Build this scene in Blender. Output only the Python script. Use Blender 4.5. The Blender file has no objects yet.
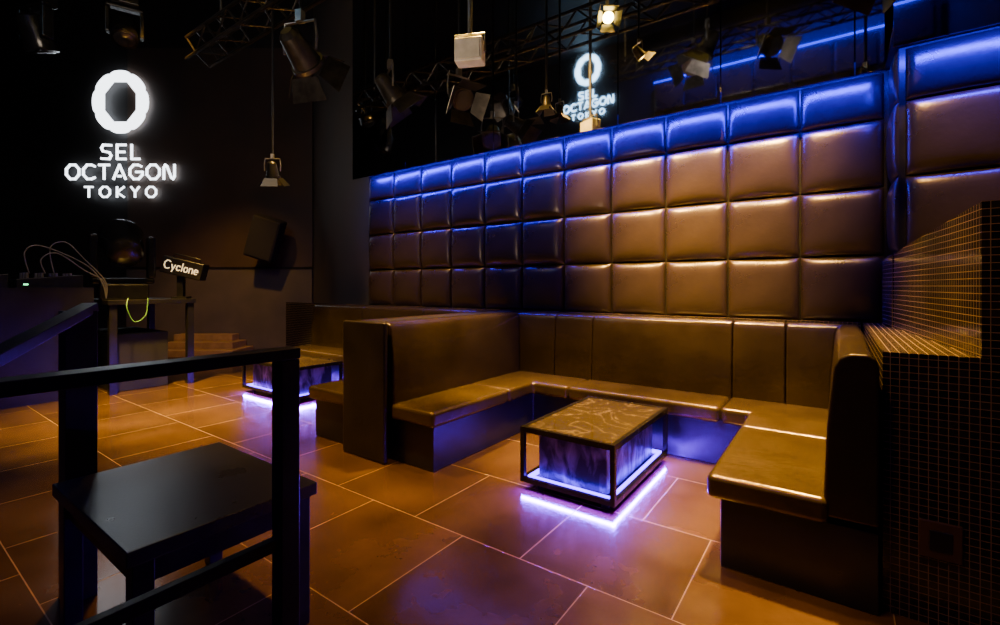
import bpy, bmesh, math, random
from mathutils import Vector, Matrix
random.seed(7)
C = bpy.context.scene.collection
R = math.radians

# ------------------------------------------------------------------ materials
def newmat(name):
    m = bpy.data.materials.new(name); m.use_nodes = True
    nt = m.node_tree; b = nt.nodes["Principled BSDF"]
    return m, nt, b
def noise_mat(name, c1, c2, rough=.5, metal=0., scale=8., bump=.0, bscale=None, rvar=.1, spec=.5, detail=5, coat=0):
    m, nt, b = newmat(name)
    tc = nt.nodes.new("ShaderNodeTexCoord")
    n = nt.nodes.new("ShaderNodeTexNoise"); n.inputs["Scale"].default_value = scale; n.inputs["Detail"].default_value = detail
    nt.links.new(tc.outputs["Object"], n.inputs["Vector"])
    r = nt.nodes.new("ShaderNodeValToRGB")
    r.color_ramp.elements[0].position = .35; r.color_ramp.elements[1].position = .68
    r.color_ramp.elements[0].color = (*c1, 1); r.color_ramp.elements[1].color = (*c2, 1)
    nt.links.new(n.outputs["Fac"], r.inputs["Fac"]); nt.links.new(r.outputs["Color"], b.inputs["Base Color"])
    mr = nt.nodes.new("ShaderNodeMapRange"); mr.inputs["To Min"].default_value = max(0.02, rough-rvar); mr.inputs["To Max"].default_value = rough+rvar
    nt.links.new(n.outputs["Fac"], mr.inputs["Value"]); nt.links.new(mr.outputs["Result"], b.inputs["Roughness"])
    b.inputs["Metallic"].default_value = metal
    b.inputs["Specular IOR Level"].default_value = spec
    b.inputs["Coat Weight"].default_value = coat
    if bump:
        n2 = nt.nodes.new("ShaderNodeTexNoise"); n2.inputs["Scale"].default_value = bscale or scale*4; n2.inputs["Detail"].default_value = 6
        nt.links.new(tc.outputs["Object"], n2.inputs["Vector"])
        bp = nt.nodes.new("ShaderNodeBump"); bp.inputs["Strength"].default_value = bump; bp.inputs["Distance"].default_value = .01
        nt.links.new(n2.outputs["Fac"], bp.inputs["Height"]); nt.links.new(bp.outputs["Normal"], b.inputs["Normal"])
    return m
def emit_mat(name, col, s):
    m, nt, b = newmat(name)
    b.inputs["Base Color"].default_value = (*[min(1, c*.5) for c in col], 1)
    b.inputs["Emission Color"].default_value = (*col, 1); b.inputs["Emission Strength"].default_value = s
    return m
def brick_mat(name, w, h, mortar, ca, cb, cm, rough, offset=0., loc=(0, 0, 0), bump=.4, noise=None, metal=0., rm=.7):
    m, nt, b = newmat(name)
    uv = nt.nodes.new("ShaderNodeTexCoord"); mp = nt.nodes.new("ShaderNodeMapping")
    mp.inputs["Location"].default_value = loc
    nt.links.new(uv.outputs["UV"], mp.inputs["Vector"])
    br = nt.nodes.new("ShaderNodeTexBrick")
    br.offset = offset; br.inputs["Scale"].default_value = 1; br.inputs["Brick Width"].default_value = w
    br.inputs["Row Height"].default_value = h; br.inputs["Mortar Size"].default_value = mortar
    br.inputs["Mortar Smooth"].default_value = .1
    br.inputs["Color1"].default_value = (*ca, 1); br.inputs["Color2"].default_value = (*cb, 1); br.inputs["Mortar"].default_value = (*cm, 1)
    nt.links.new(mp.outputs["Vector"], br.inputs["Vector"])
    out = br.outputs["Color"]
    rr = nt.nodes.new("ShaderNodeMapRange"); rr.inputs["To Min"].default_value = rough; rr.inputs["To Max"].default_value = rm
    nt.links.new(br.outputs["Fac"], rr.inputs["Value"])
    rout = rr.outputs["Result"]
    if noise:
        n = nt.nodes.new("ShaderNodeTexNoise"); n.inputs["Scale"].default_value = noise; n.inputs["Detail"].default_value = 7; n.inputs["Roughness"].default_value = .6
        nt.links.new(mp.outputs["Vector"], n.inputs["Vector"])
        mr = nt.nodes.new("ShaderNodeMapRange"); mr.inputs["From Min"].default_value = .3; mr.inputs["From Max"].default_value = .7
        mr.inputs["To Min"].default_value = .55; mr.inputs["To Max"].default_value = 1.35
        nt.links.new(n.outputs["Fac"], mr.inputs["Value"])
        mx = nt.nodes.new("ShaderNodeMix"); mx.data_type = 'RGBA'; mx.blend_type = 'MULTIPLY'; mx.inputs["Factor"].default_value = 1
        nt.links.new(out, mx.inputs[6]); nt.links.new(mr.outputs["Result"], mx.inputs[7])
        out = mx.outputs[2]
        ad = nt.nodes.new("ShaderNodeMath"); ad.operation = 'MULTIPLY_ADD'; ad.inputs[1].default_value = .2; 
        nt.links.new(n.outputs["Fac"], ad.inputs[0]); nt.links.new(rout, ad.inputs[2]); rout = ad.outputs[0]
    nt.links.new(out, b.inputs["Base Color"]); nt.links.new(rout, b.inputs["Roughness"])
    b.inputs["Metallic"].default_value = metal
    bp = nt.nodes.new("ShaderNodeBump"); bp.inputs["Strength"].default_value = bump; bp.inputs["Distance"].default_value = .003; bp.invert = True
    nt.links.new(br.outputs["Fac"], bp.inputs["Height"]); nt.links.new(bp.outputs["Normal"], b.inputs["Normal"])
    return m

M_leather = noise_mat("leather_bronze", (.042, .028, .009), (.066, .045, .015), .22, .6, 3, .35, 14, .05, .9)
M_leatherlit = noise_mat("leather_bronze_lit", (.08, .054, .015), (.125, .086, .025), .22, .65, 3, .4, 12, .05, .9)  # same leather, lighter base colour carries the overhead light on the seats
M_leatherdark = noise_mat("leather_black", (.012, .010, .007), (.020, .016, .011), .35, .2, 5, .2, 60, .09, .6)
M_pad = noise_mat("leather_wall", (.042, .028, .022), (.062, .042, .031), .28, .5, 3, .12, 30, .04, .9)
M_black = noise_mat("black_laminate", (.008, .008, .009), (.014, .013, .014), .32, 0, 6, 0)
M_matte = noise_mat("black_matte", (.006, .006, .006), (.01, .01, .01), .8, 0, 6, 0)
M_metal = noise_mat("black_metal", (.01, .01, .011), (.018, .017, .016), .35, .3, 10, .05)
M_fix = noise_mat("fixture_metal", (.04, .037, .034), (.09, .08, .07), .35, .8, 10, .05)
M_plastic = noise_mat("black_plastic", (.006, .006, .007), (.010, .010, .011), .2, 0, 10, 0)
M_tabletop = noise_mat("black_lacquer", (.012, .012, .016), (.02, .02, .026), .3, 0, 3, .05, 120)
M_steel = noise_mat("steel", (.25, .24, .22), (.4, .38, .34), .35, .9, 12, 0)
M_white = noise_mat("painted_white", (.6, .58, .5), (.75, .72, .65), .4, 0, 12, 0)
M_mirror = noise_mat("smoked_mirror", (.70, .69, .70), (.78, .77, .78), .03, 1., .6, .0, 1.2, .01)
M_floor = brick_mat("floor_tile", .75, .75, .0026, (.048, .026, .010), (.072, .039, .014), (.22, .14, .05), .06, .5, (1.685, -2.0+7.5*2, 0), .5, 1.8)
M_mosaic = brick_mat("mosaic", .03, .03, .0015, (.005, .006, .006), (.022, .018, .012), (.22, .14, .055), .16, 0., (0, 0, 0), .8, None, .1, .6)
M_wallgrey = noise_mat("wall_grey", (.06, .052, .045), (.085, .07, .06), .6, 0, 2, .1)
M_wallbrown = noise_mat("wall_brown", (.045, .028, .021), (.062, .038, .028), .6, 0, 1.5, .1)
M_walldark = noise_mat("wall_dark", (.01, .009, .01), (.016, .014, .014), .6, 0, 1.5, .1)
M_step = noise_mat("step_wood", (.2, .13, .05), (.3, .2, .08), .4, 0, 6, .1)
M_led = emit_mat("led_white", (.85, .92, 1.), 5)
M_led2 = emit_mat("led_logo_for_mirror", (.4, .7, 1.), 8)
M_blue = emit_mat("led_blue", (.01, .01, 1.), 3.5)
M_purple = emit_mat("led_purple", (.10, .003, 1.), 15)
M_lens = emit_mat("lamp_lens_warm", (1., .7, .12), 70)
M_lensdim = noise_mat("lamp_lens", (.05, .05, .05), (.09, .08, .08), .1, .6, 12, 0)
M_green = emit_mat("led_green", (.1, 1., .35), 5)
M_cable = noise_mat("cable_green", (.10, .28, .07), (.14, .36, .1), .5, 0, 10, 0)
M_cablew = noise_mat("cable_grey", (.10, .095, .09), (.16, .15, .14), .5, 0, 10, 0)
M_letters = emit_mat("lettering_cream_glow", (1, .8, .45), 1.2)  # plain lettering, its brightness put in as emission
M_brass = noise_mat("table_frame", (.02, .018, .015), (.035, .03, .024), .25, .7, 8, 0)
# dark veined stone under glass
M_marble, nt, b = newmat("veined_glass_top")
tc = nt.nodes.new("ShaderNodeTexCoord"); nz = nt.nodes.new("ShaderNodeTexNoise"); nz.inputs["Scale"].default_value = 3; nz.inputs["Detail"].default_value = 8; nz.inputs["Distortion"].default_value = 1.0
nt.links.new(tc.outputs["Object"], nz.inputs["Vector"])
rp = nt.nodes.new("ShaderNodeValToRGB"); e = rp.color_ramp.elements
e[0].position = .46; e[0].color = (.075, .055, .025, 1); e[1].position = .54; e[1].color = (.075, .055, .025, 1)
x = e.new(.5); x.color = (.3, .22, .1, 1); x = e.new(.49); x.color = (.09, .065, .03, 1); x = e.new(.51); x.color = (.09, .065, .03, 1)
nt.links.new(nz.outputs["Fac"], rp.inputs["Fac"]); nt.links.new(rp.outputs["Color"], b.inputs["Base Color"])
b.inputs["Roughness"].default_value = .22; b.inputs["Metallic"].default_value = .3; b.inputs["Coat Weight"].default_value = 1; b.inputs["Coat Roughness"].default_value = .04; b.inputs["Coat IOR"].default_value = 2.8
M_socket = noise_mat("socket_brown", (.05, .025, .01), (.08, .04, .015), .4)
# crinkled film inside the light tables
M_film, nt, b = newmat("crinkled_film")
tc = nt.nodes.new("ShaderNodeTexCoord"); mp = nt.nodes.new("ShaderNodeMapping"); mp.inputs["Scale"].default_value = (1, 1, .45)
nz = nt.nodes.new("ShaderNodeTexNoise"); nz.inputs["Scale"].default_value = 9; nz.inputs["Detail"].default_value = 8; nz.inputs["Distortion"].default_value = .8
nt.links.new(tc.outputs["Object"], mp.inputs["Vector"]); nt.links.new(mp.outputs["Vector"], nz.inputs["Vector"])
rp = nt.nodes.new("ShaderNodeValToRGB"); rp.color_ramp.elements[0].position = .45; rp.color_ramp.elements[1].position = .75
rp.color_ramp.elements[0].color = (.05, .025, .10, 1); rp.color_ramp.elements[1].color = (.5, .28, .8, 1)
nt.links.new(nz.outputs["Fac"], rp.inputs["Fac"]); nt.links.new(rp.outputs["Color"], b.inputs["Base Color"])
b.inputs["Roughness"].default_value = .28; b.inputs["Metallic"].default_value = .5
bp = nt.nodes.new("ShaderNodeBump"); bp.inputs["Strength"].default_value = .9; bp.inputs["Distance"].default_value = .02
nt.links.new(nz.outputs["Fac"], bp.inputs["Height"]); nt.links.new(bp.outputs["Normal"], b.inputs["Normal"])

# ------------------------------------------------------------------ mesh helpers
def box(bm, x0, x1, y0, y1, z0, z1, mat=None):
    vs = [bm.verts.new((x, y, z)) for x in (x0, x1) for y in (y0, y1) for z in (z0, z1)]
    for f in ((0, 1, 3, 2), (4, 6, 7, 5), (0, 4, 5, 1), (2, 3, 7, 6), (0, 2, 6, 4), (1, 5, 7, 3)):
        bm.faces.new([vs[i] for i in f])
    if mat is not None: bmesh.ops.transform(bm, matrix=mat, verts=vs)
    return vs
def prism(bm, poly, z0, z1):
    zt = z1 if isinstance(z1, (list, tuple)) else [z1]*len(poly)
    lo = [bm.verts.new((x, y, z0)) for x, y in poly]; hi = [bm.verts.new((p[0], p[1], z)) for p, z in zip(poly, zt)]
    n = len(poly)
    bm.faces.new(lo[::-1]); bm.faces.new(hi)
    for i in range(n): bm.faces.new([lo[i], lo[(i+1) % n], hi[(i+1) % n], hi[i]])
def cyl(bm, p0, p1, r0, r1=None, n=20, caps=True):
    r1 = r0 if r1 is None else r1
    p0, p1 = Vector(p0), Vector(p1); d = (p1-p0).normalized()
    a = d.orthogonal().normalized(); c = d.cross(a)
    A = [bm.verts.new(p0+(a*math.cos(2*math.pi*i/n)+c*math.sin(2*math.pi*i/n))*r0) for i in range(n)]
    B = [bm.verts.new(p1+(a*math.cos(2*math.pi*i/n)+c*math.sin(2*math.pi*i/n))*r1) for i in range(n)]
    for i in range(n): bm.faces.new([A[i], A[(i+1) % n], B[(i+1) % n], B[i]])
    if caps: bm.faces.new(A[::-1]); bm.faces.new(B)
def tube(bm, pts, r, n=8):
    pts = [Vector(p) for p in pts]; rings = []
    ref = None
    for i, p in enumerate(pts):
        d = (pts[min(i+1, len(pts)-1)]-pts[max(i-1, 0)]).normalized()
        a = d.orthogonal().normalized() if ref is None else (ref-d*ref.dot(d)).normalized()
        ref = a; c = d.cross(a)
        rings.append([bm.verts.new(p+(a*math.cos(2*math.pi*k/n)+c*math.sin(2*math.pi*k/n))*r) for k in range(n)])
    for q, s in zip(rings, rings[1:]):
        for k in range(n): bm.faces.new([q[k], q[(k+1) % n], s[(k+1) % n], s[k]])
    bm.faces.new(rings[0][::-1]); bm.faces.new(rings[-1])
def curve_pts(ctrl, n=24):
    c = [Vector(p) for p in ctrl]; c = [c[0]]+c+[c[-1]]; out = []
    for i in range(1, len(c)-2):
        for k in range(n):
            t = k/n; a, b_, d, e = c[i-1], c[i], c[i+1], c[i+2]
            out.append(.5*((2*b_)+(d-a)*t+(2*a-5*b_+4*d-e)*t*t+(-a+3*b_-3*d+e)*t**3))
    out.append(c[-2]); return out
def box_uv(me):
    uv = me.uv_layers.new(name="UVMap")
    for p in me.polygons:
        n = p.normal; ax = max(range(3), key=lambda i: abs(n[i]))
        for li in p.loop_indices:
            v = me.vertices[me.loops[li].vertex_index].co
            uv.data[li].uv = (v.x, v.y) if ax == 2 else ((v.y, v.z) if ax == 0 else (v.x, v.z))
def mk(name, bm, mat, parent=None, label=None, cat=None, group=None, bevel=0, segs=2, smooth=False, local=False, kind=None):
    bmesh.ops.recalc_face_normals(bm, faces=bm.faces)
    me = bpy.data.meshes.new(name); bm.to_mesh(me); bm.free()
    box_uv(me)
    me.materials.append(mat)
    o = bpy.data.objects.new(name, me); C.objects.link(o)
    if not local:
        if parent is not None: off = Vector(parent.location)
        else:
            xs = [v.co for v in me.vertices]
            off = Vector(((min(v.x for v in xs)+max(v.x for v in xs))/2, (min(v.y for v in xs)+max(v.y for v in xs))/2, min(v.z for v in xs)))
            o.location = off
        me.transform(Matrix.Translation(-off))
    if parent is not None: o.parent = parent
    if label: o["label"] = label
    if cat: o["category"] = cat
    if group: o["group"] = group
    if kind: o["kind"] = kind
    if bevel:
        md = o.modifiers.new("bevel", 'BEVEL'); md.width = bevel; md.segments = segs; md.limit_method = 'ANGLE'; md.angle_limit = R(25)
        md.harden_normals = True
    if smooth or bevel:
        for p in me.polygons: p.use_smooth = True
        if not bevel:
            try: me.set_sharp_from_angle(angle=R(40))
            except Exception: pass
    return o
def root(name, loc, label, cat, group=None, rotz=0):
    e = bpy.data.objects.new(name, None); e.location = loc; e.rotation_euler = (0, 0, rotz); e.empty_display_size = .1
    C.objects.link(e); e["label"] = label; e["category"] = cat
    if group: e["group"] = group
    return e
def B(): return bmesh.new()

# ------------------------------------------------------------------ room shell
H = 7.6
foot = [(1.5, -3), (1.5, 4.75), (-5.8, 4.75), (-9.04, 5.83), (-18.8, -1.18), (-18.8, -3)]
bm = B(); prism(bm, foot, -.1, 0)
fl = mk("floor", bm, M_floor, kind="structure")
bm = B(); prism(bm, foot, H, H+.1); mk("ceiling", bm, M_walldark, kind="structure")
def wall(name, a, b_, z0, z1, mat, th=.1):
    a, b_ = Vector(a), Vector(b_); d = (b_-a).normalized(); n = Vector((-d.y, d.x))*-th
    bm = B(); prism(bm, [a[:], b_[:], (b_+n)[:], (a+n)[:]], z0, z1)
    return mk(name, bm, mat, kind="structure")
wall("wall_right", (1.5, -3), (1.5, 4.75), 0, H, M_walldark)
wall("wall_back", (1.5, 4.75), (-5.8, 4.75), 0, H, M_walldark)
wall("wall_corner", (-5.8, 4.75), (-9.04, 5.83), 0, H, M_wallgrey)
wall("wall_left", (-9.04, 5.83), (-18.8, -1.18), 0, H, M_walldark)
wall("wall_far", (-18.8, -1.18), (-18.8, -3), 0, H, M_walldark)
wall("wall_front", (-18.8, -3), (1.5, -3), 0, H, M_walldark)
# helper frame for the angled sign wall: s = metres along wall from its corner, n = metres off the wall
wd = Vector((-.8131, -.5822)); wn = Vector((.5822, -.8131)); wc = Vector((-9.04, 5.83))
def wp(s, n): return (wc+wd*s+wn*n)[:]
bm = B(); prism(bm, [wp(0, 0), wp(3.9, 0), wp(3.9, .05), wp(0, .05)], 1.78, 6.4)
mk("wall_panel", bm, M_wallbrown, kind="structure")
bm = B(); prism(bm, [wp(0, 0), wp(3.9, 0), wp(3.9, .08), wp(0, .08)], 0, 1.74)
mk("wall_dado", bm, M_wallgrey, kind="structure")
bm = B(); prism(bm, [wp(0, 0), wp(3.9, 0), wp(3.9, .1), wp(0, .1)], 1.74, 1.78)
mk("trim_1", bm, M_black, kind="structure")

# ------------------------------------------------------------------ upholstered wall
def pillow(w, h, dep, n=22):
    bm = B(); g = []
    for j in range(n+1):
        row = []
        for i in range(n+1):
            u = math.sin((i/n-.5)*math.pi); v = math.sin((j/n-.5)*math.pi)
            k = max(0, (1-abs(u)**8)*(1-abs(v)**8))**.5
            row.append(bm.verts.new((u*w/2*.98, -dep*k*(1-.2*(u*u+v*v)), v*h/2*.98)))
        g.append(row)
    for j in range(n):
        for i in range(n): bm.faces.new([g[j][i], g[j][i+1], g[j+1][i+1], g[j+1][i]])
    me = bpy.data.meshes.new("wall_cushion"); bm.to_mesh(me); bm.free()
    me.materials.append(M_pad)
    for p in me.polygons: p.use_smooth = True
    return me
up = root("upholstered_wall", (-2.7, 4.62, 1.1), "quilted brown leather wall panelling washed by blue light above the booths", "wall panelling")
bm = B(); box(bm, -5.7, .34, 4.6, 4.74, 1.1, 3.01); box(bm, .34, 1.49, 4.23, 4.74, 1.1, 3.01)
mk("backing_board", bm, M_black, up)
pw = .5427; rows = [(1.1, 1.615), (1.615, 2.13), (2.13, 2.645), (2.645, 3.0)]
full = pillow(pw, .515, .075); half = pillow(pw, .355, .06)
fullr = pillow(.40, .515, .05); halfr = pillow(.40, .355, .04)
def cushion(me, x, y, z, rz=0):
    o = bpy.data.objects.new("wall_cushion", me); C.objects.link(o)
    o.parent = up; o.location = Vector((x, y, z))-up.location; o.rotation_euler = (0, 0, rz)
for z0, z1 in rows:
    tall = (z1-z0) > .4
    for i in range(11): cushion(full if tall else half, -5.68+pw*(i+.5), 4.6, (z0+z1)/2)
    for i in range(2): cushion(full if tall else half, .35+pw*(i+.5)+.02, 4.23, (z0+z1)/2)
    cushion(fullr if tall else halfr, .34, 4.41, (z0+z1)/2, R(-90))
# smoked mirror panels above
seams = [-5.7, -4.6, -3.17, -1.7, -.8, .1, .28]
for a, b_ in zip(seams, seams[1:]):
    bm = B(); box(bm, a+.005, b_-.005, 4.30, 4.32, 2.915, 6.6)
    mk("mirror_panel", bm, M_mirror, label="tall smoked mirror panel above the quilted leather wall", cat="mirror", group="smoked mirror panels above the quilted wall")
bm = B(); box(bm, .29, 1.49, 3.93, 3.95, 2.915, 6.6)
mk("mirror_panel", bm, M_mirror, label="tall smoked mirror panel above the projecting leather wall", cat="mirror", group="smoked mirror panels above the quilted wall")
bm = B(); box(bm, -5.7, .28, 4.325, 4.74, 3.02, 3.06); box(bm, .29, 1.49, 3.955, 4.74, 3.02, 3.06)
mk("trim_2", bm, M_black, kind="structure")
# added opposite balcony front, placed only for its reflection in the mirrors
bm = B(); box(bm, -3.6, 1.4, -2.99, -2.8, 5.3, 6.25); mk("trim_3", bm, M_pad, bevel=.02, kind="structure")
bm = B(); box(bm, -3.6, 1.4, -2.8, -2.78, 6.25, 6.28)
mk("trim_4", bm, M_blue, kind="structure")
for i in range(7):
    bm = B(); box(bm, -3.55+.7*i, -3.55+.7*i+.66, -2.8, -2.74, 5.55, 6.2); mk("trim_5", bm, M_pad, bevel=.03, segs=3, kind="structure")

# ------------------------------------------------------------------ mosaic half walls
bm = B(); box(bm, -7.75, .14, 4.475, 4.6, 0, 1.1)
mk("mosaic_half_wall", bm, M_mosaic, label="low dark mosaic tiled wall running behind the booths", cat="low wall")
hw = root("mosaic_half_wall", (.8, 3.4, 0), "dark mosaic tiled stepped wall at the end of the booth", "low wall")
bm = B(); prism(bm, [(.155, 2.58), (1.49, 2.58), (1.49, 4.16), (.27, 4.16), (.27, 4.6), (.155, 4.6)], 0, 1.1)
mk("lower_block", bm, M_mosaic, hw)
bm = B(); prism(bm, [(.455, 2.585), (1.49, 2.585), (1.49, 4.16), (.30, 4.16), (.27, 4.54)], 1.1, [1.71, 1.71, 1.60, 1.60, 1.575])
mk("upper_block", bm, M_mosaic, hw)
so = root("wall_socket", (.335, 2.575, .28), "brown wall socket plate on the mosaic wall", "socket")
bm = B(); box(bm, .27, .40, 2.565, 2.58, .28, .43); mk("cover_plate", bm, M_socket, so, bevel=.004)
bm = B(); box(bm, .30, .37, 2.56, 2.566, .315, .395); mk("outlet", bm, M_black, so, bevel=.003)

# ------------------------------------------------------------------ booth sofas
prof = [(.43, .38), (.43, .48), (.44, .75), (.465, 1.03), (.485, 1.075), (.52, 1.095), (.585, 1.095), (.61, 1.08), (.62, 1.04), (.62, .38)]
BR = "backrest"
def run(name, parent, p0, p1, n, m0=0, m1=0):
    p0, p1, n = Vector(p0), Vector(p1), Vector(n); d = (p1-p0).normalized()
    bm = B()
    K = 6; secs = []
    for k in range(K+1):
        t = k/K; s = []
        for o, z in prof:
            a = p0+n*o-d*m0*o; b_ = p1+n*o+d*m1*o
            q = a.lerp(b_, t); s.append(bm.verts.new((q.x, q.y, z)))
        secs.append(s)
    L = len(prof)
    for a, b_ in zip(secs, secs[1:]):
        for i in range(L): bm.faces.new([a[i], a[(i+1) % L], b_[(i+1) % L], b_[i]])
    bm.faces.new(secs[0][::-1]); bm.faces.new(secs[-1])
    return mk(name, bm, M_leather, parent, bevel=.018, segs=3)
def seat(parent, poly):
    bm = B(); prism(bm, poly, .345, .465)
    return mk("seat_cushion", bm, M_leatherlit, parent, bevel=.032, segs=4)
YB = 3.85
b1 = root("booth_sofa", (-1.4, 4.2, 0), "u-shaped bronze leather booth on a black plinth", "sofa")
seat(b1, [(-.525, 2.46), (-.03, 2.46), (-.03, 3.45), (-.525, 3.45)])
seat(b1, [(-.525, 3.455), (-.03, 3.455), (-.03, 4.30), (-.72, 4.30), (-.72, YB), (-.525, YB)])
seat(b1, [(-2.0, YB), (-.725, YB), (-.725, 4.30), (-2.0, 4.30)])
seat(b1, [(-2.37, 3.45), (-2.37, YB), (-2.005, YB), (-2.005, 4.30), (-2.83, 4.30), (-2.83, 3.45)])
seat(b1, [(-2.83, 2.48), (-2.37, 2.48), (-2.37, 3.445), (-2.83, 3.445)])
run(BR, b1, (-2.37, 2.5), (-2.37, YB), (-1, 0), 0, 1)
def runx(par, xa, xb, ma, mb, y=YB): run(BR, par, (xa, y), (xb, y), (0, 1), ma, mb)
def corner_piece(par, cx, cy, sx, xe):
    bm = B(); A = []; E = []
    for o, z in prof:
        A.append(bm.verts.new((cx+sx*o, cy+o, z))); E.append(bm.verts.new((xe, cy+o, z)))
    L = len(prof)
    for i in range(L): bm.faces.new([A[i], A[(i+1) % L], E[(i+1) % L], E[i]])
    bm.faces.new(A[::-1]); bm.faces.new(E)
    return mk(BR, bm, M_leather, par, bevel=.018, segs=3)
corner_piece(b1, -2.37, YB, -1, -2.385)
runx(b1, -2.38, -1.97, 0, 0); runx(b1, -1.965, -.715, 0, 0); runx(b1, -.71, -.335, 0, 0)
corner_piece(b1, -.48, YB, 1, -.33)
run(BR, b1, (-.48, 3.40), (-.48, YB), (1, 0), 0, 1)
run(BR, b1, (-.48, 2.48), (-.48, 3.395), (1, 0), 0, 0)
bm = B(); prism(bm, [(.14, 2.52), (.14, 4.46), (-2.985, 4.46), (-2.985, 2.55), (-2.43, 2.55), (-2.43, 3.95), (-.47, 3.95), (-.47, 2.52)], 0, .345)
mk("plinth", bm, M_black, b1, bevel=.006)
pt = B(); prism(pt, [(-3.36, 2.435), (-2.84, 2.435), (-2.84, 2.475), (-2.993, 2.475), (-2.993, 4.46), (-3.197, 4.46), (-3.197, 2.475), (-3.36, 2.475)], 0, 1.095)
mk("partition", pt, M_leatherdark, label="dark leather-clad partition between two back-to-back booths", cat="partition", bevel=.015)
b2 = root("booth_sofa", (-5, 4.2, 0), "l-shaped bronze leather booth seat beside the partition", "sofa")
seat(b2, [(-3.97, 2.50), (-3.97, YB), (-3.37, YB), (-3.37, 2.50)])
seat(b2, [(-3.37, YB+.005), (-3.37, 4.30), (-5.2, 4.30), (-5.2, YB+.005)])
seat(b2, [(-5.205, YB+.005), (-5.205, 4.30), (-6.7, 4.30), (-6.7, YB+.005)])
run(BR, b2, (-3.82, 2.52), (-3.82, YB), (1, 0), 0, 1)
corner_piece(b2, -3.82, YB, 1, -4.3)
runx(b2, -5.5, -4.305, 0, 0); runx(b2, -6.7, -5.505, 0, 0)
bm = B(); prism(bm, [(-3.2, 2.55), (-3.2, 4.46), (-6.68, 4.46), (-6.68, 3.95), (-3.92, 3.95), (-3.92, 2.55)], 0, .345)
mk("plinth", bm, M_black, b2, bevel=.006)

# ------------------------------------------------------------------ light tables
def light_table(x0, x1, y0, y1, label):
    r = root("coffee_table", ((x0+x1)/2, (y0+y1)/2, 0), label, "table", "light tables")
    t = .03; h = .43; bm = B()
    for z0, z1 in ((h-.035, h), (.06, .09)):
        box(bm, x0, x1, y0, y0+t, z0, z1); box(bm, x0, x1, y1-t, y1, z0, z1)
        box(bm, x0, x0+t, y0+t, y1-t, z0, z1); box(bm, x1-t, x1, y0+t, y1-t, z0, z1)
    for x in (x0, x1-t):
        for y in (y0, y1-t): box(bm, x, x+t, y, y+t, .09, h-.035)
    mk("frame", bm, M_brass, r)
    bm = B(); box(bm, x0+t, x1-t, y0+t, y1-t, h-.02, h-.004); mk("glass_top", bm, M_marble, r)
    bm = B(); box(bm, x0+t, x1-t, y0+t, y1-t, .062, .07); mk("bottom_shelf", bm, M_black, r)
    bm = B(); box(bm, x0+.09, x1-.09, y0+.09, y1-.09, .071, h-.05)
    mk("film_panel", bm, M_film, r, bevel=.01)
    bm = B(); a = t+.008
    box(bm, x0+a, x1-a, y0+a, y0+a+.016, .071, .096); box(bm, x0+a, x1-a, y1-a-.016, y1-a, .071, .096)
    box(bm, x0+a, x0+a+.016, y0+a+.02, y1-a-.02, .071, .096); box(bm, x1-a-.016, x1-a, y0+a+.02, y1-a-.02, .071, .096)
    mk("led_strip", bm, M_purple, r)
    for x in (x0+.1, x1-.1):
        for y in (y0+.1, y1-.1):
            bm = B(); cyl(bm, (x, y, 0), (x, y, .062), .025, .02); mk("foot", bm, M_black, r)
    def ug(dx, dy, sx, sy, rx, ry, e):
        L = bpy.data.lights.new("underglow", 'AREA'); L.shape = 'RECTANGLE'; L.size = sx; L.size_y = sy
        L.color = (.11, .001, 1); L.energy = e
        lo = bpy.data.objects.new("underglow", L); lo.location = (dx, dy, .056); lo.rotation_euler = (rx, ry, 0); lo.parent = r; C.objects.link(lo)
    hx, hy = (x1-x0)/2, (y1-y0)/2
    ug(0, -hy+.015, 2*hx, .02, R(-72), 0, 230*hx); ug(0, hy-.015, 2*hx, .02, R(62), 0, 40*hx)
    ug(hx-.015, 0, .02, 2*hy, 0, R(-72), 220*hy); ug(-hx+.015, 0, .02, 2*hy, 0, R(62), 20*hy)
light_table(-1.75, -1.08, 2.68, 3.76, "low glass-topped table with purple glow between the booth seats")
light_table(-6.32, -5.10, 3.05, 3.70, "low glass-topped table with purple glow beside the further booth")

# ------------------------------------------------------------------ foreground step table
st = root("side_table", (-2.17, .82, 0), "low black lacquered square table beside the railing", "table")
bm = B(); box(bm, -2.6, -1.74, .5, 1.14, .525, .575); mk("table_top", bm, M_tabletop, st, bevel=.004)
for x in (-2.58, -1.82):
    for y in (.52, 1.06):
        bm = B(); box(bm, x, x+.06, y, y+.06, 0, .525); mk("leg", bm, M_metal, st, bevel=.003)
bm = B()
box(bm, -2.52, -1.82, .535, .565, .44, .52); box(bm, -2.52, -1.82, 1.075, 1.105, .44, .52)
box(bm, -2.565, -2.535, .58, 1.06, .44, .52); box(bm, -1.805, -1.775, .58, 1.06, .44, .52)
mk("apron", bm, M_metal, st)

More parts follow.
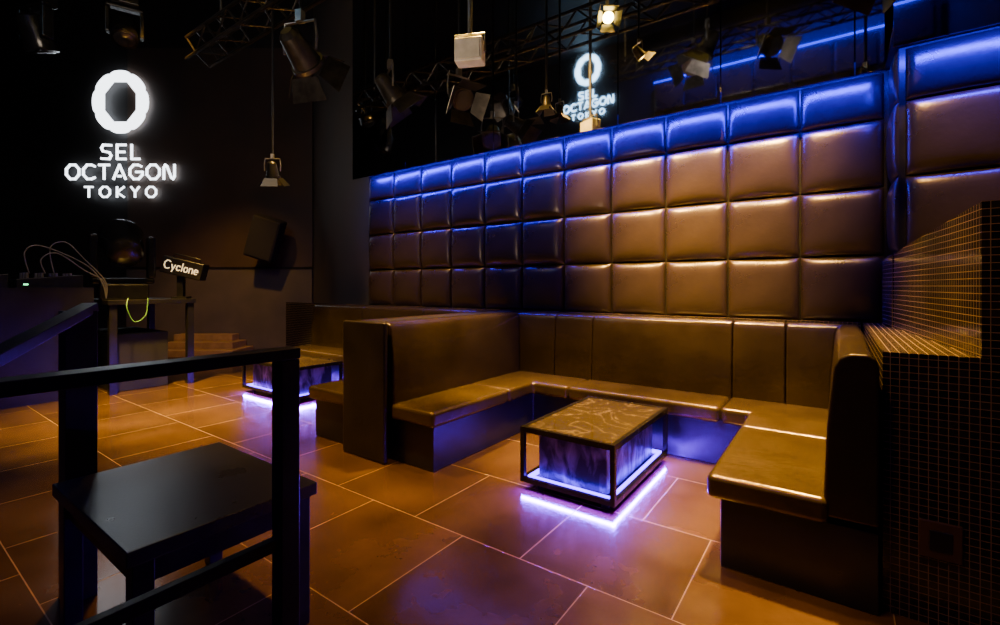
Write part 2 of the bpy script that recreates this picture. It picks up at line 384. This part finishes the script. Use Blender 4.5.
# ------------------------------------------------------------------ railing
rl = root("railing", (-1.47, .1, 0), "black square-section metal guard railing beside the low table", "railing")
def bar(name, a, b_, w, h, par, mat=M_metal):
    a, b_ = Vector(a), Vector(b_); d = (b_-a).normalized()
    up_ = Vector((0, 0, 1)) if abs(d.z) < .95 else Vector((0, 1, 0))
    s = d.cross(up_).normalized(); u = s.cross(d)
    m = Matrix((( *s, ), (*d,), (*u,))).transposed().to_4x4(); m.translation = a
    bm = B(); box(bm, -w/2, w/2, 0, (b_-a).length, -h/2, h/2, m); return mk(name, bm, mat, par, bevel=.003)
bar("post", (-1.473, .85, 0), (-1.473, .85, 1.14), .062, .062, rl)
bar("post", (-1.473, -.9, 0), (-1.473, -.9, 1.14), .062, .062, rl)
bar("top_rail", (-1.473, .88, 1.16), (-1.473, -.93, 1.16), .075, .035, rl)
bar("bottom_rail", (-1.473, .82, .55), (-1.473, -.87, .55), .03, .04, rl)
rr = root("handrail", (-2.75, .6, 0), "black metal stair handrail on a square post", "handrail")
bar("post", (-2.75, .615, 0), (-2.75, .615, 1.27), .11, .11, rr)
bar("top_rail", (-2.76, .66, 1.285), (-1.66, -.04, 1.04), .06, .04, rr)

# ------------------------------------------------------------------ stroke lettering
G = {'S': (.8, [[(.8, .97), (.15, 1), (0, .78), (.12, .56), (.66, .46), (.8, .24), (.66, 0), (0, .03)]]),
 'E': (.7, [[(.7, 1), (0, 1)], [(0, .5), (.6, .5)], [(0, 0), (.7, 0)], [(0, 1), (0, 0)]]),
 'L': (.65, [[(0, 1), (0, 0), (.65, 0)]]),
 'O': (1., [[(.3, 0), (0, .3), (0, .7), (.3, 1), (.7, 1), (1, .7), (1, .3), (.7, 0), (.3, 0)]]),
 'C': (.9, [[(.9, .9), (.65, 1), (.3, 1), (0, .7), (0, .3), (.3, 0), (.65, 0), (.9, .1)]]),
 'T': (.8, [[(0, 1), (.8, 1)], [(.4, 1), (.4, 0)]]),
 'A': (.95, [[(0, 0), (.47, 1), (.95, 0)], [(.38, .2), (.57, .2)]]),
 'G': (1., [[(.9, .9), (.65, 1), (.3, 1), (0, .7), (0, .3), (.3, 0), (.7, 0), (1, .3), (1, .5), (.5, .5)]]),
 'N': (.85, [[(0, 0), (0, .8), (.12, 1), (.25, .9), (.6, .1), (.73, 0), (.85, .2), (.85, 1)]]),
 'K': (.7, [[(0, 0), (0, 1)], [(.7, 1), (0, .45), (.7, 0)]]),
 'Y': (.8, [[(0, 1), (.4, .5), (.8, 1)], [(.4, .5), (.4, 0)]]),
 'y': (.6, [[(0, .6), (.3, .05)], [(.6, .6), (.2, -.3)]]),
 'c': (.55, [[(.55, .5), (.4, .6), (.15, .6), (0, .4), (0, .2), (.15, 0), (.4, 0), (.55, .1)]]),
 'l': (.1, [[(.05, 1), (.05, 0)]]),
 'o': (.6, [[(.15, 0), (0, .2), (0, .4), (.15, .6), (.45, .6), (.6, .4), (.6, .2), (.45, 0), (.15, 0)]]),
 'n': (.55, [[(0, 0), (0, .6)], [(0, .45), (.2, .6), (.4, .6), (.55, .45), (.55, 0)]]),
 'e': (.6, [[(0, .32), (.6, .32), (.5, .55), (.15, .6), (0, .4), (0, .2), (.15, 0), (.5, .03)]])}
def word(txt, cx, cy, width, height, w, dep, gap=.3):
    tot = sum(G[c][0] for c in txt)+gap*(len(txt)-1)
    sx = width/tot; x = cx-width/2; out = []
    for c in txt:
        bm = B(); out.append(bm)
        for pl in G[c][1]:
            P = [Vector((x+p[0]*sx, cy+(p[1]-.5)*height, 0)) for p in pl]
            for a, b_ in zip(P, P[1:]):
                d = (b_-a).normalized(); s = Vector((-d.y, d.x, 0))*w/2; a2 = a-d*w*.35; b2_ = b_+d*w*.35
                lo = [bm.verts.new(q) for q in (a2-s, b2_-s, b2_+s, a2+s)]
                hi = [bm.verts.new(q+Vector((0, 0, dep))) for q in (a2-s, b2_-s, b2_+s, a2+s)]
                bm.faces.new(lo[::-1]); bm.faces.new(hi)
                for i in range(4): bm.faces.new([lo[i], lo[(i+1) % 4], hi[(i+1) % 4], hi[i]])
        x += (G[c][0]+gap)*sx
    return out
def ring(bm, cx, cy, ro, ri, dep):
    n = 96; vo = []; vi = []
    for i in range(n):
        a = 2*math.pi*i/n
        k = math.cos(math.pi/8)/math.cos(((a+math.pi/8) % (math.pi/4))-math.pi/8)
        m = abs(math.sin(4*a+math.pi/2))
        o = ro*(1-.05*(1-m)**3)
        q = ri*k
        vo.append((cx+o*math.sin(a)*.92, cy+o*math.cos(a)*1.03)); vi.append((cx+q*math.sin(a)*.86, cy+q*math.cos(a)*1.08))
    A = [bm.verts.new((x, y, 0)) for x, y in vo]; Bv = [bm.verts.new((x, y, 0)) for x, y in vi]
    A2 = [bm.verts.new((x, y, dep)) for x, y in vo]; B2 = [bm.verts.new((x, y, dep)) for x, y in vi]
    for i in range(n):
        j = (i+1) % n
        bm.faces.new([A[i], A[j], Bv[j], Bv[i]]); bm.faces.new([A2[i], A2[j], B2[j], B2[i]])
        bm.faces.new([A[i], A[j], A2[j], A2[i]]); bm.faces.new([Bv[i], Bv[j], B2[j], B2[i]])
def logo(loc, rot, s, mat, label, fat=1.):
    r = root("logo_sign", loc, label, "sign"); r.rotation_euler = rot
    bm = B(); ring(bm, 0, 0, 30.5*s, 20*s, .02); mk("ring_emblem", bm, mat, r, local=True)
    for t, cy, w, h, sw, gp in (("SEL", -50, 38, 14, 2.0, .5), ("OCTAGON", -70, 108, 14, 2.0, .35), ("TOKYO", -90, 71, 10, 1.5, .75)):
        for bm in word(t, 0, cy*s, w*s, h*s, sw*s*fat, .02, gp): mk("letter", bm, mat, r, local=True)
    return r
SC = .02097
c = Vector((-12.23, 3.42))
logo((c.x, c.y, 1.38+184*SC), (R(90), 0, R(35.6)), SC, M_led, "glowing white ring emblem with club name in white letters")
logo((-5.40, -2.93, 7.12), (R(90), 0, 0), .0132, M_led2, "added glowing blue-white emblem sign, there only to be reflected in the mirrors", 1.1)  # added sign on the unseen wall, supplies the emblem reflection

# ------------------------------------------------------------------ steps at far wall
sp = root("stair_steps", (*wp(1.8, .6), 0), "low lit wooden steps against the far wall", "steps")
for i in range(3):
    bm = B(); prism(bm, [wp(1.2+i*.15, .12), wp(2.7, .12), wp(2.7, .9-.26*i), wp(1.2+i*.15, .9-.26*i)], .13*i, .13*(i+1))
    mk("step", bm, M_step, sp, bevel=.008)

# ------------------------------------------------------------------ wall speaker
ws = root("wall_speaker", (-9.32, 4.95, 2.34), "black loudspeaker tilted on a bracket beside the dj area", "speaker", None, R(45))
ms = Matrix.Rotation(R(18), 4, 'Y') @ Matrix.Rotation(R(12), 4, 'X')
bm = B(); box(bm, -.27, .27, -.2, .2, -.42, .42, ms); mk("cabinet", bm, M_matte, ws, bevel=.03, local=True)
bm = B(); box(bm, -.24, .24, -.215, -.201, -.38, .38, ms); mk("grille", bm, M_matte, ws, bevel=.005, local=True)
bm = B(); tube(bm, [(0, .18, .1), (.03, .45, .2), (.03, .62, .2)], .03); mk("bracket", bm, M_metal, ws, local=True)

# ------------------------------------------------------------------ dj area
dk = root("desk", (-8.2, 2.4, 0), "black equipment desk with square legs by the dj area", "desk")
bm = B(); box(bm, -9.0, -7.44, 1.95, 2.95, 1.14, 1.2); mk("desk_top", bm, M_black, dk, bevel=.005)
for x in (-8.98, -7.54):
    for y in (1.97, 2.85):
        bm = B(); box(bm, x, x+.08, y, y+.08, 0, 1.14); mk("leg", bm, M_metal, dk)
bm = B(); box(bm, -8.9, -7.6, 2.05, 2.66, 0, .75); mk("cabinet", bm, M_matte, dk, bevel=.01)
cs = root("dj_console", (-8.6, 1.0, 0), "black dj console counter with raised sides", "counter")
bm = B(); box(bm, -9.6, -7.65, .1, 1.8, 0, 1.3); mk("body", bm, M_black, cs, bevel=.01)
bm = B(); box(bm, -7.65, -7.6, .1, 1.8, 0, 1.36); box(bm, -9.6, -7.6, 1.8, 1.85, 0, 1.36); mk("side_panel", bm, M_black, cs)
def mixer(x, y, z, label):
    r = root("audio_mixer", (x, y, z), label, "mixer", "dj equipment")
    bm = B(); prism(bm, [(-.22, -.3), (.22, -.3), (.22, .3), (-.22, .3)], 0, [.16, .16, .22, .22]); mk("body", bm, M_metal, r, bevel=.01, local=True)
    for i in range(4):
        for j in range(3):
            bm = B(); cyl(bm, (-.14+.14*j, -.2+.13*i, .16), (-.14+.14*j, -.2+.13*i, .24), .02, .016, 12); mk("knob", bm, M_steel, r, local=True)
    bm = B(); box(bm, .221, .226, -.24, -.2, .09, .105); mk("indicator_light", bm, M_green, r, local=True)
mixer(-7.95, .82, 1.301, "black audio mixer with knobs on the console")
mixer(-7.95, 1.48, 1.301, "black audio mixer with knobs on the console")
def cable(ctrl, r, mat, label):
    bm = B(); tube(bm, curve_pts(ctrl, 10), r); mk("cable", bm, mat, label=label, cat="cable", smooth=True)
for k, (ya, za) in enumerate([(1.28, 1.86), (1.42, 1.78), (1.50, 1.92)]):
    cable([(-7.80, ya+.02, 1.53), (-7.78, ya-.02, za-.08), (-7.76, ya+.12, za), (-7.70, 1.78, za-.2), (-7.66, 1.94+.02*k, 1.44), (-7.66, 1.99, 1.215)], .007, M_cablew, "loose audio cable looping over to the desk")
cable([(-7.42, 2.15, 1.22), (-7.36, 2.12, 1.1), (-7.36, 2.2, .92), (-7.36, 2.32, 1.0), (-7.4, 2.36, 1.22)], .005, M_cable, "green cable loop hanging off the desk edge")

def moving_head(loc, rz, tilt, label, s=1., hang=None):
    r = root("moving_head_light", loc, label, "stage light", "moving head lights", rz)
    sg = -1 if hang else 1
    bm = B(); box(bm, -.2*s, .2*s, -.17*s, .17*s, min(0, sg*.16*s), max(0, sg*.16*s)); mk("base", bm, M_plastic, r, bevel=.02*s, segs=3, local=True)
    bm = B()
    z1, z2, z3 = sg*.16*s, sg*.22*s, sg*.66*s
    box(bm, -.26*s, .26*s, -.07*s, .07*s, min(z1, z2), max(z1, z2))
    box(bm, -.27*s, -.2*s, -.07*s, .07*s, min(z2, z3), max(z2, z3)); box(bm, .2*s, .27*s, -.07*s, .07*s, min(z2, z3), max(z2, z3))
    mk("yoke", bm, M_plastic, r, bevel=.02*s, segs=3, local=True)
    m = Matrix.Translation((0, 0, sg*.56*s)) @ Matrix.Rotation(tilt, 4, 'X')
    bm = B()
    P = [(-.24, .10), (-.2, .15), (-.05, .17), (.08, .18), (.2, .2), (.24, .19), (.25, .16)]
    n = 28; rg = []
    for h, q in P: rg.append([bm.verts.new((q*s*math.cos(2*math.pi*i/n), q*s*math.sin(2*math.pi*i/n), h*s)) for i in range(n)])
    for a, b_ in zip(rg, rg[1:]):
        for i in range(n): bm.faces.new([a[i], a[(i+1) % n], b_[(i+1) % n], b_[i]])
    bm.faces.new(rg[0][::-1]); bm.faces.new(rg[-1])
    bmesh.ops.transform(bm, matrix=m, verts=bm.verts); mk("head", bm, M_plastic, r, smooth=True, local=True)
    bm = B(); cyl(bm, (0, 0, .25*s), (0, 0, .262*s), .15*s, .13*s, 28); bmesh.ops.transform(bm, matrix=m, verts=bm.verts); mk("lens", bm, M_lensdim, r, smooth=True, local=True)
    if hang:
        bm = B(); cyl(bm, (0, 0, 0), (0, 0, hang), .022); mk("hanging_pole", bm, M_metal, r, local=True)
moving_head((-7.85, 2.22, 1.2), R(80), R(-60), "black moving head stage light standing on the desk", 1.3)
moving_head((-8.3, 1.44, 5.1), R(20), R(200), "black moving head stage light hanging from the ceiling", .9, H-5.1)
moving_head((-7.98, 2.28, 5.35), R(70), R(150), "black moving head stage light hanging from the ceiling", .8, H-5.35)
# fog machine with lettering
fg = root("fog_machine", (-7.60, 2.82, 1.2), "black fog machine with cream lettering on a stand", "machine", None, R(45))
bm = B(); box(bm, -.1, .1, -.08, .08, 0, .03); box(bm, -.04, .04, -.04, .04, .03, .32); mk("stand", bm, M_metal, fg, local=True)
mt = Matrix.Translation((0.02, 0, .44)) @ Matrix.Rotation(R(14), 4, 'Y')
bm = B(); box(bm, -.24, .3, -.1, .1, -.12, .12, mt); mk("body", bm, M_black, fg, bevel=.015, local=True)
for bm in word("Cyclone", .03, .01, .44, .11, .012, .008, .3):
    bmesh.ops.transform(bm, matrix=mt @ Matrix.Translation((0, -.101, 0)) @ Matrix.Rotation(R(90), 4, 'X'), verts=bm.verts); mk("letter", bm, M_letters, fg, local=True)
bm = B(); tube(bm, [mt @ Vector(p) for p in ((-.15, 0, .12), (-.15, 0, .17), (.2, 0, .17), (.2, 0, .12))], .01); mk("handle", bm, M_metal, fg, local=True)

# ------------------------------------------------------------------ hanging spotlights
def par(loc, rz, tilt, s=1., label="black stage spotlight with open barn doors hanging from a pole", lens=M_lensdim, body=M_fix):
    r = root("stage_spotlight", loc, label, "stage light", "hanging stage spotlights", rz)
    m = Matrix.Rotation(tilt, 4, 'X')      # lamp axis: local -Z
    def T(bm): bmesh.ops.transform(bm, matrix=m, verts=bm.verts)
    bm = B(); cyl(bm, (0, 0, .16*s), (0, 0, -.1*s), .09*s, .13*s, 24); cyl(bm, (0, 0, .2*s), (0, 0, .16*s), .05*s, .09*s, 24); cyl(bm, (0, 0, -.1*s), (0, 0, -.14*s), .15*s, .15*s, 24); T(bm)
    mk("lamp_body", bm, body, r, smooth=True, local=True)
    bm = B(); cyl(bm, (0, 0, -.141*s), (0, 0, -.15*s), .125*s, .12*s, 24); T(bm); mk("lens", bm, lens, r, local=True)
    for k in range(4):
        bm = B(); w = .13*s; 
        mm = Matrix.Rotation(k*math.pi/2, 4, 'Z') @ Matrix.Translation((0, .14*s, -.15*s)) @ Matrix.Rotation(R(38), 4, 'X')
        vs = [bm.verts.new(mm @ Vector(p)) for p in ((-w, 0, 0), (w, 0, 0), (w*1.35, 0, -.2*s), (-w*1.35, 0, -.2*s), (-w, .006, 0), (w, .006, 0), (w*1.35, .006, -.2*s), (-w*1.35, .006, -.2*s))]
        for f in ((0, 1, 2, 3), (7, 6, 5, 4), (0, 4, 5, 1), (1, 5, 6, 2), (2, 6, 7, 3), (3, 7, 4, 0)): bm.faces.new([vs[i] for i in f])
        T(bm); mk("barn_door", bm, body, r, local=True)
    bm = B(); tube(bm, [(-.16*s, 0, 0), (-.17*s, 0, .12*s), (-.15*s, 0, .26*s), (.15*s, 0, .26*s), (.17*s, 0, .12*s), (.16*s, 0, 0)], .012*s)
    mk("yoke", bm, M_steel, r, local=True)
    bm = B(); box(bm, -.03*s, .03*s, -.03*s, .03*s, .26*s, .36*s); mk("clamp", bm, M_steel, r, local=True)
    bm = B(); cyl(bm, (0, 0, .36*s), (0, 0, H-loc[2]), .012, .012, 10); mk("hanging_pole", bm, M_metal, r, local=True)
par((-4.17, 2.55, 3.61), R(20), R(60), 1.1)
par((-3.86, 3.39, 3.45), R(-30), R(40), .9)
par((-3.22, 3.76, 3.36), R(70), R(-55), .8)
par((-2.40, 4.16, 3.24), R(10), R(0), .35)
par((-5.36, 2.93, 2.72), R(40), R(15), .55, body=M_metal)
par((-1.64, 3.90, 3.74), R(35.6), R(-48), .38, "small lit spotlight with warm glowing lens", M_lens)
par((.2, 3.3, 3.15), R(110), R(30), .6)
for q in ((-2.0, .1, 5.2, 10, 45), (-.9, .1, 5.2, -40, 50), (-1.6, 1.0, 5.0, 80, 30), (-5.4, .6, 5.1, 20, 60)):
    par(q[:3], R(q[3]), R(q[4]), 1.1)
fx = root("flood_light", (-2.536, 3.104, 3.36), "small white box floodlight hanging on a pole", "stage light", "hanging stage spotlights", R(25))
bm = B(); box(bm, -.12, .12, -.07, .07, -.1, .1); mk("housing", bm, M_white, fx, bevel=.012, local=True)
bm = B(); box(bm, -.1, .1, -.08, -.071, -.08, .08); mk("lens", bm, M_white, fx, local=True)
bm = B(); tube(bm, [(-.13, 0, 0), (-.13, 0, .15), (.13, 0, .15), (.13, 0, 0)], .01); mk("yoke", bm, M_steel, fx, local=True)
bm = B(); cyl(bm, (0, 0, .15), (0, 0, H-3.36), .02); mk("hanging_pole", bm, M_steel, fx, local=True)
# trusses
def truss(x0, x1, y, z, hang):
    tr = root("lighting_truss", ((x0+x1)/2, y, z-.2), "black lattice lighting truss hung under the ceiling", "truss", "lighting trusses")
    q = .15; bm = B()
    for dy in (-q, q):
        for dz in (-q, q): tube(bm, [(x0, y+dy, z+dz), (x1, y+dy, z+dz)], .024)
    mk("chord", bm, M_fix, tr)
    bm = B(); x = x0; k = 0
    while x < x1-.2:
        s_ = 1 if k % 2 else -1
        for dy in (-q, q): tube(bm, [(x, y+dy, z-s_*q), (x+.3, y+dy, z+s_*q)], .012, 6)
        for dz in (-q, q): tube(bm, [(x, y-s_*q, z+dz), (x+.3, y+s_*q, z+dz)], .012, 6)
        x += .3; k += 1
    mk("lattice", bm, M_fix, tr)
    for x in hang:
        bm = B(); cyl(bm, (x, y, z+.15), (x, y, H), .015); mk("suspension_rod", bm, M_steel, tr)
truss(-7.5, -.6, 3.0, 4.75, (-6.8, -1.2))
truss(-3.9, 1.0, -.9, 5.9, (-3.6, .4))
# ceiling downlights
for i, (x, y) in enumerate([(-4.2, .5), (-2.5, 1.6), (-.8, .9), (-3.3, -1.2), (-6.2, 1.5), (-1.5, -.6), (.2, 1.9)]):
    r = root("ceiling_downlight", (x, y, H-.06), "small warm recessed downlight in the dark ceiling", "light", "ceiling downlights")
    bm = B(); cyl(bm, (0, 0, 0), (0, 0, .06), .07, .07); mk("rim", bm, M_metal, r, local=True)
    bm = B(); cyl(bm, (0, 0, -.004), (0, 0, 0), .05, .05); mk("lens", bm, M_lens, r, local=True)

# ------------------------------------------------------------------ lights
WARM = (1, .48, .07)
GOLD = (1, .55, .09)
def spot(loc, tgt, e, ang, col=WARM, blend=1., rad=.1):
    L = bpy.data.lights.new("spot", 'SPOT'); L.energy = e; L.spot_size = R(ang); L.spot_blend = blend; L.color = col; L.shadow_soft_size = rad
    o = bpy.data.objects.new("spot_lamp", L); o.location = loc
    o.rotation_euler = (Vector(tgt)-Vector(loc)).to_track_quat('-Z', 'Y').to_euler(); C.objects.link(o)
def area(loc, tgt, e, sx, sy, col):
    L = bpy.data.lights.new("area", 'AREA'); L.shape = 'RECTANGLE'; L.size = sx; L.size_y = sy; L.energy = e; L.color = col
    o = bpy.data.objects.new("area_lamp", L); o.location = loc
    o.rotation_euler = (Vector(tgt)-Vector(loc)).to_track_quat('-Z', 'Y').to_euler(); C.objects.link(o)
spot((-2.46, 2.5, 4.93), (-1.6, 4.6, 2.3), 4200, 34, GOLD, 1, .05)
spot((-.5, 2.3, 5.2), (-.8, 4.6, 2.3), 6200, 32, GOLD)
spot((.1, 2.0, 4.9), (.9, 4.2, 2.2), 1000, 32, GOLD)
spot((-.35, 3.3, 4.4), (-.25, 3.2, .46), 4800, 42, GOLD)
spot((-2.6, 3.3, 4.6), (-2.6, 3.2, .46), 4800, 38, GOLD)
spot((-1.3, 3.6, 4.6), (-1.3, 4.0, .46), 3800, 48, GOLD)
spot((-1.3, 2.6, 4.8), (-1.35, 3.0, 0), 1100, 46)
spot((-4.6, 3.0, 4.6), (-4.8, 3.5, .3), 1800, 66, GOLD)
spot((-1.4, 1.4, 4.4), (-1.4, 2.1, 0), 950, 48)
spot((-6.4, 1.6, 4.6), (-6.2, 2.5, 0), 8500, 54, GOLD)
spot((-4.0, 1.4, 4.6), (-3.5, 2.0, 0), 1900, 50)
spot((-7.0, 2.2, 5.5), (-9.9, 4.4, .6), 1100, 50)
spot((-2.6, .6, 1.6), (-3.3, 3.3, 3.6), 220, 80, (1, .75, .5))  # added up-light, rims the hanging fixtures from below
spot((-2.2, 2.4, 3.5), (-2.4, -.6, 5.6), 380, 80, (.9, .8, .7))  # added fill on the rear truss and fixtures, brightens the mirror view
spot((-.6, 1.2, 3.6), (.6, 2.6, 1.1), 100, 50)  # added small fill for the mosaic end wall
area((-5.0, .8, 4.5), (-8.4, 1.6, 1.6), 40, 1.0, 1.0, (1, .8, .6))  # added faint fill to brighten the dj area
area((-2.7, 4.36, 2.99), (-2.7, 4.56, 2.7), 230, 5.9, .04, (.02, .001, 1))
area((.9, 3.99, 2.99), (.9, 4.2, 2.7), 44, 1.15, .04, (.02, .001, 1))
area((-1.1, -2.2, 6.7), (-1.1, -2.85, 5.8), 150, 4.5, .1, (.02, .01, 1))  # added blue wash over the reflected balcony front

w = bpy.data.worlds.new("world"); w.use_nodes = True; bpy.context.scene.world = w
w.node_tree.nodes["Background"].inputs["Color"].default_value = (.5, .3, .15, 1); w.node_tree.nodes["Background"].inputs["Strength"].default_value = .008

cam = bpy.data.cameras.new("camera"); cam.lens = 16.99; cam.sensor_width = 36; cam.shift_y = -.0265; cam.clip_start = .05
co = bpy.data.objects.new("camera", cam); co.location = (0, 0, 1.38); co.rotation_euler = (R(90), 0, R(35.6)); C.objects.link(co)
bpy.context.scene.camera = co
